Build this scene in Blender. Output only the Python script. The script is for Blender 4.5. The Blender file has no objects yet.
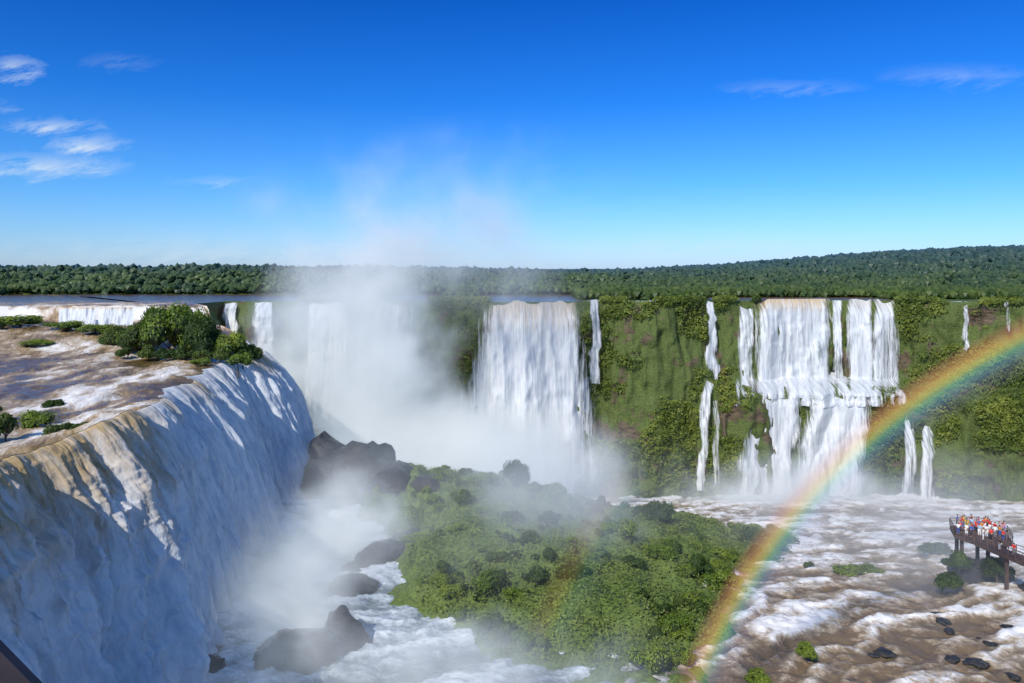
import bpy, bmesh, math, random
import numpy as np
from mathutils import Vector
random.seed(4); rng=np.random.default_rng(4)
sc=bpy.context.scene; C=bpy.context.collection
F=800.0; HY=268.0
def at(px,py,d): return Vector(((px-512)/F*d, d, -(py-HY)/F*d))
# ---------------------------------------------------------------- noise
def _h(ix,iy,iz,s):
    n=(ix.astype(np.int64)*73856093 ^ iy.astype(np.int64)*19349663 ^ iz.astype(np.int64)*83492791 ^ (s*2654435 +1013))&0xffffffff
    n=((n^(n>>15))*2246822519)&0xffffffff
    n=((n^(n>>13))*3266489917)&0xffffffff
    n=n^(n>>16)
    return (n&0xffffff)/float(0xffffff)
def vn(x,y,z=0.0,s=0):
    x,y,z=np.broadcast_arrays(np.asarray(x,float),np.asarray(y,float),np.asarray(z,float))
    ix,iy,iz=np.floor(x),np.floor(y),np.floor(z)
    fx,fy,fz=x-ix,y-iy,z-iz
    q=lambda t:t*t*t*(t*(t*6-15)+10)
    fx,fy,fz=q(fx),q(fy),q(fz)
    r=0
    for a in (0,1):
        for b in (0,1):
            for c in (0,1):
                w=(fx if a else 1-fx)*(fy if b else 1-fy)*(fz if c else 1-fz)
                r=r+w*_h(ix+a,iy+b,iz+c,s)
    return r
def fbm(x,y,z=0.0,o=4,s=0):
    r=0;a=.5;t=0
    for i in range(o):
        f=2.03**i
        r=r+a*vn(np.asarray(x)*f+i*7.3,np.asarray(y)*f+i*3.1,np.asarray(z)*f,s+i); t+=a; a*=.5
    return r/t
def billow(x,y,z=0.0,o=3,s=0):
    r=0;a=.5;t=0
    for i in range(o):
        f=2.1**i
        r=r+a*np.abs(vn(np.asarray(x)*f+i*5.3,np.asarray(y)*f+i*3.7,np.asarray(z)*f,s+i)*2-1); t+=a; a*=.5
    return r/t
def ss(a,b,x):
    t=np.clip((np.asarray(x,float)-a)/(b-a),0,1); return t*t*(3-2*t)
# ---------------------------------------------------------------- mesh helpers
def tag(o,label=None,cat=None,group=None,kind=None):
    if label:o['label']=label
    if cat:o['category']=cat
    if group:o['group']=group
    if kind:o['kind']=kind
    return o
def np_mesh(name,V,Fc,mats=(),attrs=None,smooth=True,midx=None):
    V=np.asarray(V,np.float32).reshape(-1,3); Fc=np.asarray(Fc,np.int32)
    k=Fc.shape[1]; n=len(Fc)
    me=bpy.data.meshes.new(name)
    me.vertices.add(len(V)); me.vertices.foreach_set('co',V.ravel())
    me.loops.add(n*k); me.loops.foreach_set('vertex_index',Fc.ravel())
    me.polygons.add(n); me.polygons.foreach_set('loop_start',np.arange(0,n*k,k,dtype=np.int32))
    if midx is not None: me.polygons.foreach_set('material_index',np.asarray(midx,np.int32))
    me.polygons.foreach_set('use_smooth',np.full(n,smooth))
    for k2,a in (attrs or {}).items():
        a=np.asarray(a,np.float32)
        if a.size==len(V)*3:
            at_=me.attributes.new(k2,'FLOAT_VECTOR','POINT'); at_.data.foreach_set('vector',a.ravel())
        else:
            at_=me.attributes.new(k2,'FLOAT','POINT'); at_.data.foreach_set('value',a.ravel())
    for m in mats: me.materials.append(m)
    me.update(calc_edges=True)
    return me
def link(name,me,parent=None):
    o=bpy.data.objects.new(name,me); C.objects.link(o)
    if parent:o.parent=parent
    return o
def grid_faces(nu,nv,flip=False):
    i=np.arange(nu-1)[:,None]*nv+np.arange(nv-1)[None,:]
    i=i.ravel()
    f=np.stack([i,i+1,i+nv+1,i+nv],1)
    return f[:,::-1] if flip else f
def grid_obj(name,P,mats,attrs=None,flip=False,keep=None,parent=None):
    nu,nv=P.shape[:2]
    f=grid_faces(nu,nv,flip)
    V=P.reshape(-1,3); at_={k:(np.asarray(v).reshape(-1,3) if np.asarray(v).ndim==3 else np.asarray(v).ravel()) for k,v in (attrs or {}).items()}
    if keep is not None:
        kk=keep.ravel(); f=f[kk[f].all(1)]
        used=np.zeros(len(V),bool); used[f.ravel()]=True
        mp=np.cumsum(used)-1; f=mp[f]; V=V[used]; at_={k:v[used] for k,v in at_.items()}
    return link(name,np_mesh(name,V,f,mats,at_),parent)
def empty(name,loc):
    o=bpy.data.objects.new(name,None); C.objects.link(o); o.location=loc; o.empty_display_size=.3; return o
# ---------------------------------------------------------------- material helpers
class MT:
    def __init__(s,name):
        s.m=bpy.data.materials.new(name); s.m.use_nodes=True; s.t=s.m.node_tree; s.t.nodes.clear()
        s.out=s.n('OutputMaterial')
    def n(s,ty,ins=None,**pr):
        nd=s.t.nodes.new('ShaderNode'+ty)
        for k,v in pr.items(): setattr(nd,k,v)
        for k,v in (ins or {}).items():
            if isinstance(v,bpy.types.NodeSocket): s.t.links.new(v,nd.inputs[k])
            else: nd.inputs[k].default_value=v
        return nd
    def math(s,op,a,b=0.0,clamp=False):
        return s.n('Math',{0:a,1:b},operation=op,use_clamp=clamp).outputs[0]
    def attr(s,nm,vec=False):
        nd=s.n('Attribute',attribute_name=nm); return nd.outputs['Vector' if vec else 'Fac']
    def pos(s): return s.n('NewGeometry').outputs['Position']
    def noise(s,vec,scale,detail=4,rough=.55,dist=0.0):
        return s.n('TexNoise',{'Vector':vec,'Scale':scale,'Detail':detail,'Roughness':rough,'Distortion':dist}).outputs['Fac']
    def vmul(s,vec,t): return s.n('VectorMath',{0:vec,1:t},operation='MULTIPLY').outputs[0]
    def ramp(s,fac,stops):
        nd=s.n('ValToRGB',{'Fac':fac}); e=nd.color_ramp.elements
        while len(e)<len(stops): e.new(.5)
        for i,(p,c) in enumerate(stops):
            e[i].position=p; e[i].color=(*c,1) if len(c)==3 else c
        return nd.outputs['Color']
    def mix(s,f,a,b,mode='MIX'):
        nd=s.n('Mix',data_type='RGBA',blend_type=mode)
        for k,v in ((0,f),(6,a),(7,b)):
            if isinstance(v,bpy.types.NodeSocket): s.t.links.new(v,nd.inputs[k])
            else: nd.inputs[k].default_value=(v if k==0 else ((*v,1) if len(v)==3 else v))
        return nd.outputs[2]
    def rng(s,v,a,b,c=0.,d=1.):
        return s.n('MapRange',{0:v,1:a,2:b,3:c,4:d}).outputs[0]
    def bump(s,h,st,dist): return s.n('Bump',{'Height':h,'Strength':st,'Distance':dist}).outputs[0]
    def surf(s,sh): s.t.links.new(sh,s.out.inputs['Surface']); return s.m
def simple(name,col,rough=.7,var=.3,scale=3,metal=0):
    t=MT(name); nz=t.noise(t.n('TexCoord').outputs['Object'],scale)
    c=t.mix(t.rng(nz,.3,.7),tuple(x*(1-var) for x in col),tuple(min(1,x*(1+var)) for x in col))
    return t.surf(t.n('BsdfPrincipled',{'Base Color':c,'Roughness':rough,'Metallic':metal}).outputs[0])
def leaf_mat(name,dark,mid,light,haze=False,clump=.35,wv=.45,wn=.33):
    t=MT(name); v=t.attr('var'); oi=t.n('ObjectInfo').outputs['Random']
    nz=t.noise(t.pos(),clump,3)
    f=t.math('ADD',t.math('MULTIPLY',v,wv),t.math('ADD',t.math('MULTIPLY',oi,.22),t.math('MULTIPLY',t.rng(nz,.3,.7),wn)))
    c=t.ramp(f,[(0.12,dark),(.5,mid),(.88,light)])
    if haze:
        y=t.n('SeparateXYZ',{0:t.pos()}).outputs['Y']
        c=t.mix(t.rng(y,250,800,0.0,.9),c,(.05,.12,.18))  # distance haze painted into the leaf colour, bluer further back
    d=t.n('BsdfDiffuse',{'Color':c}).outputs[0]; tr=t.n('BsdfTranslucent',{'Color':c}).outputs[0]
    g=t.n('BsdfGlossy',{'Color':(1,1,1,1),'Roughness':.5}).outputs[0]
    m=t.n('MixShader',{0:.35,1:d,2:tr}).outputs[0]
    return t.surf(t.n('MixShader',{0:.02,1:m,2:g}).outputs[0])
def rock_mat(name,dark,light,veg=0.0,wet=.45,gd=(.03,.055,.008),gl=(.12,.17,.025)):
    t=MT(name); p=t.pos()
    a=t.noise(t.vmul(p,(.5,.5,1.6)),1.0,6,.65); b=t.noise(p,2.2,5,.6)
    c=t.ramp(a,[(.3,dark),(.7,light)])
    if veg>0:
        g=t.noise(p,.13,5,.6); gn=t.ramp(b,[(.3,gd),(.7,gl)])
        c=t.mix(t.rng(g,.5-veg*.25,.56-veg*.25),c,gn)
    bp=t.bump(t.math('ADD',a,t.math('MULTIPLY',b,.5)),.8,.6)
    return t.surf(t.n('BsdfPrincipled',{'Base Color':c,'Roughness':wet,'Normal':bp}).outputs[0])
def fall_mat(name,brown=0.0,browncol=(.36,.2,.06),fx=1.1,fy=.1,troughs=(.60,.66,.72),bstr=.6,dist=.3,hi=(.88,.90,.91)):
    t=MT(name); uv=t.attr('fuv',True); cov=t.attr('cover'); dn=t.attr('down')
    n1=t.noise(t.vmul(uv,(fx,fy,1)),1.0,5,.62,dist)
    n2=t.noise(t.vmul(uv,(fx*3.2,fy*3.4,1)),1.0,4,.6,.4)
    st=t.math('ADD',t.math('MULTIPLY',n1,.65),t.math('MULTIPLY',n2,.35))
    c=t.mix(t.rng(st,.38,.56),troughs,hi)
    if brown>0:
        bf=t.math('MULTIPLY',t.rng(t.math('ADD',dn,t.math('MULTIPLY',t.math('SUBTRACT',n1,.5),brown*2.2)),.0,brown,1,0),t.attr('tint'),True)
        bc=t.mix(t.rng(n2,.35,.65),browncol,tuple(min(1,x*1.6+.1) for x in browncol))
        c=t.mix(bf,c,bc)
    al=t.n('Math',{0:t.math('SUBTRACT',st,t.math('SUBTRACT',.83,t.math('MULTIPLY',cov,.66))),1:4.0},operation='MULTIPLY',use_clamp=True).outputs[0]
    bp=t.bump(st,bstr,.7)
    d=t.n('BsdfDiffuse',{'Color':c,'Normal':bp}).outputs[0]; tr=t.n('BsdfTranslucent',{'Color':c}).outputs[0]
    m=t.n('MixShader',{0:.28,1:d,2:tr}).outputs[0]
    tp=t.n('BsdfTransparent').outputs[0]
    return t.surf(t.n('MixShader',{0:al,1:tp,2:m}).outputs[0])
def water_mat(name,deep,mid,foamc,scale=1.0,st=(.55,.3,.5),ang=0.0,k1=1.0,k2=.8,rl=.12):
    t=MT(name); p=t.pos(); fo=t.attr('foam'); ti=t.attr('tint')
    pr=t.n('VectorRotate',{'Vector':p,'Angle':ang},rotation_type='Z_AXIS').outputs[0]
    n1=t.noise(t.vmul(pr,st),scale,7,.68,.5); n2=t.noise(t.vmul(pr,tuple(2*q for q in st)),2.4*scale,6,.68,.4)
    f=t.math('ADD',fo,t.math('ADD',t.math('MULTIPLY',t.math('SUBTRACT',n1,.5),k1),t.math('MULTIPLY',t.math('SUBTRACT',n2,.5),k2)),True)
    c=t.ramp(f,[(.08,deep),(.40,mid),(.82,foamc)])
    c=t.mix(ti,c,t.ramp(f,[(.1,(.16,.22,.25)),(.45,(.45,.54,.6)),(.8,(.78,.84,.88))]))
    bp=t.bump(t.math('ADD',n1,t.math('MULTIPLY',n2,.5)),.5,.5)
    r=t.rng(f,.1,.6,rl,.75)
    return t.surf(t.n('BsdfPrincipled',{'Base Color':c,'Roughness':r,'Normal':bp}).outputs[0])
M_rock=rock_mat('wet_basalt',(.010,.011,.013),(.05,.047,.042),wet=.4)
M_cliff=rock_mat('mossy_cliff',(.03,.025,.017),(.17,.12,.07),veg=.42,wet=.8,gd=(.035,.06,.012),gl=(.12,.16,.03))
M_isl=rock_mat('island_soil',(.03,.03,.025),(.09,.08,.055),veg=.9,wet=.8,gd=(.05,.08,.015),gl=(.16,.22,.04))
M_land=rock_mat('plateau_soil',(.03,.05,.015),(.07,.1,.025),veg=.9,wet=.9)
M_leaf=leaf_mat('bush_leaves',(.035,.075,.01),(.13,.205,.02),(.30,.37,.05),wn=.4,clump=.2)
M_grass=leaf_mat('undergrowth_leaves',(.045,.085,.015),(.14,.20,.035),(.27,.31,.07),clump=.12,wn=.5,wv=.35)
M_leafd=leaf_mat('dark_leaves',(.015,.034,.008),(.05,.095,.015),(.15,.20,.03))
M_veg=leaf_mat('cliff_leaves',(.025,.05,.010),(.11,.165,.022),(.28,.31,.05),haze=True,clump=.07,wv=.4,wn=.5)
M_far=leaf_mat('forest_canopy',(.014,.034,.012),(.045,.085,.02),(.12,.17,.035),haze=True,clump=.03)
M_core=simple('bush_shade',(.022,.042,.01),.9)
M_bark=simple('bark',(.10,.075,.05),.9)
M_fall=fall_mat('falling_water',fx=1.5,fy=.1)
M_fallb=fall_mat('falling_water_brown_lip',brown=.16,browncol=(.5,.34,.14),fx=1.3,fy=.09)
M_big=fall_mat('falling_water_near',brown=.5,browncol=(.44,.28,.09),fx=1.0,fy=.14,troughs=(.60,.69,.78),bstr=.8,dist=.6,hi=(.94,.96,.97))
M_riv=water_mat('upper_river_water',(.15,.095,.035),(.36,.25,.13),(.84,.80,.74),.8,st=(.7,.2,.5),ang=-.3)
M_rap=water_mat('rapids_water',(.17,.12,.07),(.38,.30,.21),(.80,.78,.75),.9,st=(.4,.7,.5),ang=.35,k1=1.2,k2=1.2,rl=.45)
# ---------------------------------------------------------------- layout of the rim
left=[(-34,30),(-38,45),(-42,60),(-47,75),(-44.5,84),(-46,96),(-48.5,109),(-52,128),(-55.5,147),(-54,158),(-52,166),(-57,175),(-75,202),(-89,225)]
farp=[(225,240),(280,243),(330,246),(400,248),(470,243),(495,236),(575,238),(600,244),(650,239),(700,244),(740,246),(770,248),(830,250),(900,246),(960,236),(1024,228),(1100,214)]
pts=left+[((p-512)/F*d,d) for p,d in farp]+[(185,180),(212,120),(220,40)]
pts=np.array(pts,float)
seg=np.r_[0,np.cumsum(np.hypot(*np.diff(pts,axis=0).T))]
S=np.arange(0,seg[-1],.45); PX=np.interp(S,seg,pts[:,0]); PY=np.interp(S,seg,pts[:,1])
k=np.hanning(15);k/=k.sum()
def sm(a): return np.convolve(np.pad(a,7,mode='edge'),k,'valid')
PX,PY=sm(PX),sm(PY)
k=np.hanning(61);k/=k.sum()
def sm2(a): return np.convolve(np.pad(a,30,mode='edge'),k,'valid')
TX,TY=np.gradient(sm2(PX)),np.gradient(sm2(PY)); L=np.hypot(TX,TY)
NX,NY=TY/L,-TX/L     # towards the canyon
wob=((fbm(S*.16,S*0,0,3,s=11)-.5)*5+(fbm(S*.7,S*0,0,3,s=12)-.5)*1.4)*ss(180,170,PY)*ss(0,-20,PX)
PX=PX+NX*wob; PY=PY+NY*wob
def H(x,y):
    x,y=np.asarray(x,float),np.asarray(y,float)
    lw=ss(-30,-50,x)*ss(214,204,y-.06*(x+90)+3*np.sin(x*.21))
    low=-18+3.9*ss(162,198,y)
    z=-10*(1-lw)+low*lw
    z=z+25*ss(300,800,y)*ss(.05,.66,x/np.maximum(y,1))+ss(280,600,y)*3*(fbm(x*.006,y*.006,o=3,s=9)-.5)
    return z
ZT=H(PX,PY)-.8*(fbm(S*.3,S*0,0,3,s=13)-.3)*ss(180,170,PY)*ss(0,-20,PX)
ifar=int(np.argmax(PY>232)); pxs=512+F*PX/PY
iend=int(np.argmax((pxs>1090)&(np.arange(len(PX))>ifar)))
PXF=pxs[ifar:iend]
def ipx(px): return np.interp(px,PXF,np.arange(ifar,iend))
def prof(z,zt,lw,lf):
    t=np.clip((zt-z)/(zt+72),0,1)
    a=2.*np.sqrt(t)+8*t**1.4
    b=2*np.sqrt(t)+9.5*ss(.37,.44,t)+3*t
    f=a*(1-lw)+b*lw
    return f*(1-lf)+5*np.clip((zt-z)/26,0,2)*lf
def cliff(i,z,disp=True):
    i=np.asarray(i,float); ii=np.arange(len(PX))
    g=lambda a:np.interp(i,ii,a)
    x,y,nx,ny,zt=g(PX),g(PY),g(NX),g(NY),g(ZT)
    q=np.where(y>200,512+F*x/y,0)
    lw=ss(690,730,q); lf=ss(200,170,y)*ss(0,-20,x)
    o=prof(z,zt,lw,lf)
    if disp:
        dd=(fbm(x*.09,y*.09,z*.06,5,s=2)-.5)*8+(fbm(x*.4,y*.4,z*.25,3,s=5)-.5)*2.4+(.4-billow(x*.16,y*.1,z*.03,3,s=6))*5
        o=o+dd*ss(0,5,zt-z)*(1-lf*.6)
    return x+nx*o,y+ny*o,z
nv=110
tt=np.linspace(0,1,nv)
I=np.arange(len(PX))[:,None]+0*tt[None,:]; Z=ZT[:,None]+(-76-ZT[:,None])*tt[None,:]
x,y,z=cliff(I,Z); P=np.stack([x,y,z],2)
tag(grid_obj('cliff',P,[M_cliff],flip=True),kind='structure',label='mossy rock cliffs around the gorge')
# ---------------------------------------------------------------- plateau sheets
dist=np.r_[np.arange(0,12,.45),12*1.035**np.arange(0,190)]
dist=dist[dist<9000]
cx,cy=0.,110.
DX,DY=PX-cx,PY-cy; L=np.hypot(DX,DY); DX/=L; DY/=L
X=PX[:,None]+DX[:,None]*dist; Y=PY[:,None]+DY[:,None]*dist
HZ=H(X,Y)
near=ss(6,0,dist)[None,:]
HZ=HZ*(1-near)+ZT[:,None]*near
wat=((X<-22)&(Y<305)&~((X<-190)&(Y>250)))|((X>-12)&(X<22)&(Y<300))|((X>62)&(X<122)&(Y<285))
rip=(fbm(X*.22,Y*.1,0,4,s=3)-.5)*1.4*ss(0,3,dist)[None,:]*ss(235,200,Y)+(fbm(X*.9,Y*.45,0,3,s=4)-.5)*.5*ss(0,1.5,dist)[None,:]*ss(235,200,Y)
Pw=np.stack([X,Y,HZ+rip],2)
stepf=ss(.25,.9,np.abs(np.gradient(HZ,axis=1)/np.maximum(np.gradient(X,axis=1)**2+np.gradient(Y,axis=1)**2,.01)**.5)*3)
foam=.36+1.6*(fbm(X*.1,Y*.045,0,4,s=7)-.46)+.8*(fbm(X*.5,Y*.16,0,3,s=8)-.5); foam=np.clip(foam,0.02,.85)*ss(260,205,Y)
foam=np.maximum(foam,stepf*.9*(Y<230)*(dist>10)[None,:])
amb=ss(.38,.5,fbm(PX*.08,PY*.06,0,2,s=3))[:,None]*ss(9,1,dist)[None,:]
foam=foam*(1-.9*amb)
tag(grid_obj('river',Pw,[M_riv],{'foam':foam,'tint':X*0},flip=True,keep=wat),kind='structure',label='brown and white river running over the upper plateau')
Pl=np.stack([X,Y,HZ-np.where(wat,1.6,0)+(~wat)*(fbm(X*.1,Y*.1,0,3)-.5)*1.],2)
land=~((X<-22)&(Y<295)&~((X<-200)&(Y>260)))
tag(grid_obj('ground',Pl,[M_land],flip=True,keep=land),kind='structure',label='wooded plateau reaching to the horizon')
# ---------------------------------------------------------------- basin
def B(x,y):
    w=ss(-10,22,x)
    y0=150*(1-w)+110*w; sl=.17*(1-w)+.18*w
    d=y-y0
    return -44-sl*(d+np.sqrt(d*d+30))*.5
isl=np.array([(21,88),(13,86.5),(4,90),(-5,94.5),(-12,104),(-16,118),(-22,134),(-33,155),(-44,168),(-43,180),(-18,170),(15,176),(42,168),(52,150),(42,131),(31,113),(25,103),(26,95)],float)
def sdf(x,y,poly):
    x=np.asarray(x,float);y=np.asarray(y,float)
    d=np.full(x.shape,1e9); ins=np.zeros(x.shape,bool)
    n=len(poly)
    for i in range(n):
        ax,ay=poly[i]; bx_,by_=poly[(i+1)%n]
        ex,ey=bx_-ax,by_-ay
        t=np.clip(((x-ax)*ex+(y-ay)*ey)/(ex*ex+ey*ey),0,1)
        d=np.minimum(d,np.hypot(x-ax-t*ex,y-ay-t*ey))
        c=((ay>y)!=(by_>y))&(x<(bx_-ax)*(y-ay)/(by_-ay+1e-9)+ax)
        ins^=c
    return np.where(ins,d,-d)
bx=np.arange(-125,235,.45); by=np.concatenate([np.arange(20,70,1.2),np.arange(70,175,.36),np.arange(175,262,.8)])
X,Y=np.meshgrid(bx,by,indexing='ij')
wx=(fbm(X*.05,Y*.05,0,3,s=21)-.5)*18; wy=(fbm(X*.05,Y*.05,3.3,3,s=22)-.5)*18
a=.45; U=(X+wx)*math.cos(a)+(Y+wy)*math.sin(a); Vv=-(X+wx)*math.sin(a)+(Y+wy)*math.cos(a)
n1=fbm(U*.08,Vv*.22,0,5,s=23); n2=fbm(U*.3,Vv*.7,0,4,s=24)
right=ss(5,25,X)
hgt=(n1-.5)*1.7+(n2-.5)*1.2+(fbm(X*1.1,Y*1.4,0,3,s=25)-.5)*.6
Zb=B(X,Y)+hgt-3*ss(3,6,sdf(X,Y,isl))
foam=.27+1.7*(n1-.47)+1.7*(n2-.5)
foam=foam+right*(.16*ss(105,150,Y)-.10*ss(105,80,Y))
foam=foam*right+(1-right)*(.45+1.0*(n2-.5)+1.0*(n1-.5))
foam=np.clip(foam,0,1)
tag(grid_obj('rapids',np.stack([X,Y,Zb],2),[M_rap],{'foam':foam,'tint':(1-right)*.8},flip=True),kind='structure',label='foaming rapids and pools on the gorge floor')
# ---------------------------------------------------------------- island
def isl_h(x,y):
    x=np.asarray(x,float);y=np.asarray(y,float)
    d=sdf(x,y,isl)+(fbm(x*.12,y*.12,0,4,s=31)-.5)*9
    h=6.2*(1-np.exp(-np.maximum(d,0)/9))+np.minimum(d,0)*.6
    h=h*(.36+.64*ss(92,140,y))+(fbm(x*.14,y*.14,0,4,s=33)-.5)*4.6
    lf=ss(-4,-18,x)*np.clip(d,0,1)
    h=h+lf*(1.0*ss(125,150,y)+(billow(x*.22,y*.22,0,4,s=36)-.3)*4.5)
    h=h-1.2*ss(15,45,x)*np.clip(d,0,1)
    h=np.maximum(h,np.minimum(d,1.5)*.5)
    return B(x,y)+h-.4,d
gx=np.arange(-56,62,.4); gy=np.arange(78,188,.4); X,Y=np.meshgrid(gx,gy,indexing='ij')
Zi,di=isl_h(X,Y); Zi=Zi+(fbm(X*.8,Y*.8,0,3,s=35)-.5)*.9
tag(grid_obj('island',np.stack([X,Y,Zi],2),[M_isl],keep=di>-4,flip=True),kind='structure',label='rocky island between the near and far falls')
# ---------------------------------------------------------------- near waterfall
s1=int(np.argmax(PY>184)); ii=np.arange(0,s1,.36)
nn=np.arange(len(PX)); g=lambda a:np.interp(ii,nn,a)
lx,ly,nx,ny,lz=g(PX),g(PY),g(NX),g(NY),g(ZT); sS=g(S)
t=np.linspace(0,1,270)**1.15
T=t[None,:]; SS=sS[:,None]
warp=(fbm(SS*.07,T*1.2,0,3,s=41)-.5)*3
rib=1-np.abs(fbm((SS+warp)*.2,T*.4,0,3,s=42)*2-1)*2.2
osc=(8.0+3.4*ss(80,130,ly))[:,None]
frn=ss(104,80,ly)[:,None]
o=osc*(.5*T**.5+.5*T)+rib*1.5*ss(0,.5,T)+(.5-billow((SS+warp)*.5,T*1.5,0,4,s=43))*2.2*ss(0,.3,T)+(.45-billow((SS+warp)*1.5,T*4.5,0,3,s=44))*.9*ss(0,.10,T)
o=o+frn*(.5-billow(SS*.6,T*8,0,4,s=49))*1.7*ss(0,.3,T)
o=o+(fbm(SS*.09,T*0,0,2,s=45)-.5)*3*T
fd=ss(176,184,ly)[:,None]; o=o*(1-.5*fd)
Zf=lz[:,None]-.05+(27.5)*(-T**1.12)*(1+0*SS)+(.4-billow(SS*.9,T*8,0,4,s=46))*(.45+.6*frn)*ss(0,.05,T)
Pn=np.stack([lx[:,None]+nx[:,None]*o,ly[:,None]+ny[:,None]*o,Zf],2)
cover=1.15-1.1*ss(178,184,ly)[:,None]+0*T
tint=(.12+.88*ss(108,84,ly)+.6*ss(.45,.55,fbm(sS*.1,sS*0,0,2,s=48)))[:,None]*ss(.15,.5,fbm(SS*.12,0*T,0,2,s=47)+.25*ss(110,80,ly)[:,None])+0*T
tint=np.clip(tint,0,.9)*np.where(ly[:,None]>105,ss(.22,.05,T),1)
fu=np.stack([SS+0*T+warp*.5,T*28+0*SS,0*T+0*SS],2)
o_=grid_obj('waterfall',Pn,[M_big],{'cover':cover,'down':T+0*SS,'tint':tint,'fuv':fu},flip=True)
tag(o_,'huge near waterfall pouring over the long left rim, brown at its lip and white below','waterfall')
# ---------------------------------------------------------------- far waterfalls
avoid=[]
def far_fall(label,top,bot,yt,yb,cov=.95,tint=0,off=1.6,mat=None,group=None,edge=.3,wob=1.0,sd=0,botcov=1.0,gap=.35,av=True):
    w=abs(top[1]-top[0])*.3
    nu=max(14,int(w*3.6)); nvv=80
    u=np.linspace(-.1,1.1,nu)[:,None]; v=np.linspace(0,1,nvv)[None,:]
    e0=(fbm(v*6,0*v,sd,3,s=51+sd)-.5)*6*wob; e1=(fbm(v*6,0*v,sd+9,3,s=57+sd)-.5)*6*wob
    if w<8: e1=e0+(e1-e0)*.35
    a=top[0]+(bot[0]-top[0])*v**.8+e0*ss(0,.2,v); b=top[1]+(bot[1]-top[1])*v**.8+e1*ss(0,.2,v)
    px=a+(b-a)*u
    dref=np.interp(px,[p for p,_ in farp],[d for _,d in farp])
    ytj=yt+(fbm(u*w*.25,0*u,sd,3,s=60+sd)-.5)*9
    py=ytj+(yb+4-ytj)*v
    z=-(py-HY)/F*(dref-2)
    idx=ipx(px); zz=np.minimum(z,np.interp(idx,nn,ZT)+.4)
    cxx,cyy,_=cliff(idx,zz,True)
    dsp=(fbm(px*.12,v*2,sd,4,s=63)-.5)*4*ss(0,.3,v)
    cy2=cyy.copy()
    for kx in range(3):
        cy2[1:-1]=(cy2[:-2]+cy2[1:-1]+cy2[2:])/3
    cy2=np.minimum(np.minimum.accumulate(cy2,axis=1),cyy)
    y=cy2-off*ss(0,.12,v)-.25-np.abs(dsp)*.6
    x=(px-512)/F*y
    P=np.stack([x,y,zz+0*px],2)
    ed=np.clip((np.minimum(u,1-u)+.1)/edge,0,1)
    gp_=(fbm(px*.16,v*1.2,sd,3,s=66)-.5)*gap*2
    cv=cov*(.22+.78*ed)+gp_*np.minimum(1,.4+v)-.45*ss(.88,1,v)*(fbm(px*.2,v*0,sd,2,s=67))
    cv=cv+(botcov-1)*v
    fu=np.stack([x,-zz+0*x+sd*13,0*x+sd],2)
    ob=grid_obj('waterfall',P,[mat or M_fall],{'cover':cv,'down':v+0*u,'tint':tint+0*px,'fuv':fu})
    tag(ob,label,'waterfall',group)
    if av: avoid.append((0,0,top,bot,yt,yb))
far_fall('broad white waterfall in the middle of the picture, falling in one sheet',(491,573),(448,596),303,480,1.2,.6,mat=M_fallb,edge=.28,sd=1,gap=.2,off=2.5)
far_fall('thin white fall just right of the broad middle waterfall',(590,599),(589,602),300,378,.9,sd=2)
far_fall('short low cascade at the right foot of the broad middle waterfall',(575,592),(570,597),378,460,.82,sd=3)
far_fall('narrow upper ribbon of water alone on the green cliff right of centre',(706,714),(706,719),302,374,.84,sd=4,wob=2.0)
far_fall('narrow lower ribbon of water splitting down the green cliff right of centre',(708,717),(694,704),370,476,.78,sd=5,wob=2.2)
far_fall('faint trickle beside the lower ribbon on the green cliff',(712,718),(713,721),396,474,.64,sd=6)
far_fall('thin left strand of the two tier falls on the right',(739,755),(737,755),308,386,.80,sd=7)
far_fall('wide brownish topped upper curtain of the two tier falls on the right',(760,828),(752,832),299,388,1.05,.9,mat=M_fallb,edge=.25,sd=8,gap=.4)
far_fall('slim middle strand between the two upper curtains on the right',(832,842),(831,843),302,386,.8,sd=9)
far_fall('left half of the right hand upper curtain of the two tier falls',(849,873),(846,876),300,386,.95,.3,mat=M_fallb,sd=10,gap=.4)
far_fall('right half of the right hand upper curtain of the two tier falls',(872,895),(873,905),300,386,.92,.3,mat=M_fallb,sd=24,gap=.4)
far_fall('white foaming ledge joining the upper and lower curtains on the right',(752,896),(744,894),375,395,.78,sd=23,off=2.2,edge=.2,gap=.9,av=False)
far_fall('left hand lower curtain of the two tier falls on the right',(756,802),(732,792),384,504,1.06,sd=11,off=2.4,gap=.4,wob=2.4)
far_fall('right hand lower curtain of the two tier falls on the right',(814,872),(780,852),386,509,1.12,sd=12,off=2.4,gap=.3,wob=2.4)
far_fall('slender strand closing the right side of the lower curtains',(850,857),(845,853),404,502,.74,sd=13,off=2.0)
far_fall('left of the twin low falls at the far right under the rainbow',(904,915),(900,916),412,530,.78,sd=14,off=2,wob=1.5,gap=.6)
far_fall('right of the twin low falls at the far right under the rainbow',(921,933),(918,938),418,528,.74,sd=15,off=2,wob=1.5,gap=.6)
far_fall('small pale trickle high on the dark cliff at the far right',(963,968),(962,969),305,348,.64,sd=16)
far_fall('short faint trickle near the right edge of the picture',(1005,1010),(1004,1010),300,330,.64,sd=17)
far_fall('small distant fall just right of the promontory trees',(224,238),(222,240),305,345,.9,sd=18)
far_fall('second small distant fall right of the promontory trees',(253,273),(250,276),304,352,.95,sd=19)
far_fall('tall mist shrouded fall behind the spray left of centre',(304,350),(298,356),303,420,.9,sd=20,gap=.5)
far_fall('mist shrouded fall with thin strands left of the broad middle waterfall',(360,410),(356,416),304,378,.82,sd=21,gap=.6)
far_fall('low faint strand in the mist under the left cliff',(372,388),(370,392),378,405,.7,sd=22)
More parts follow.
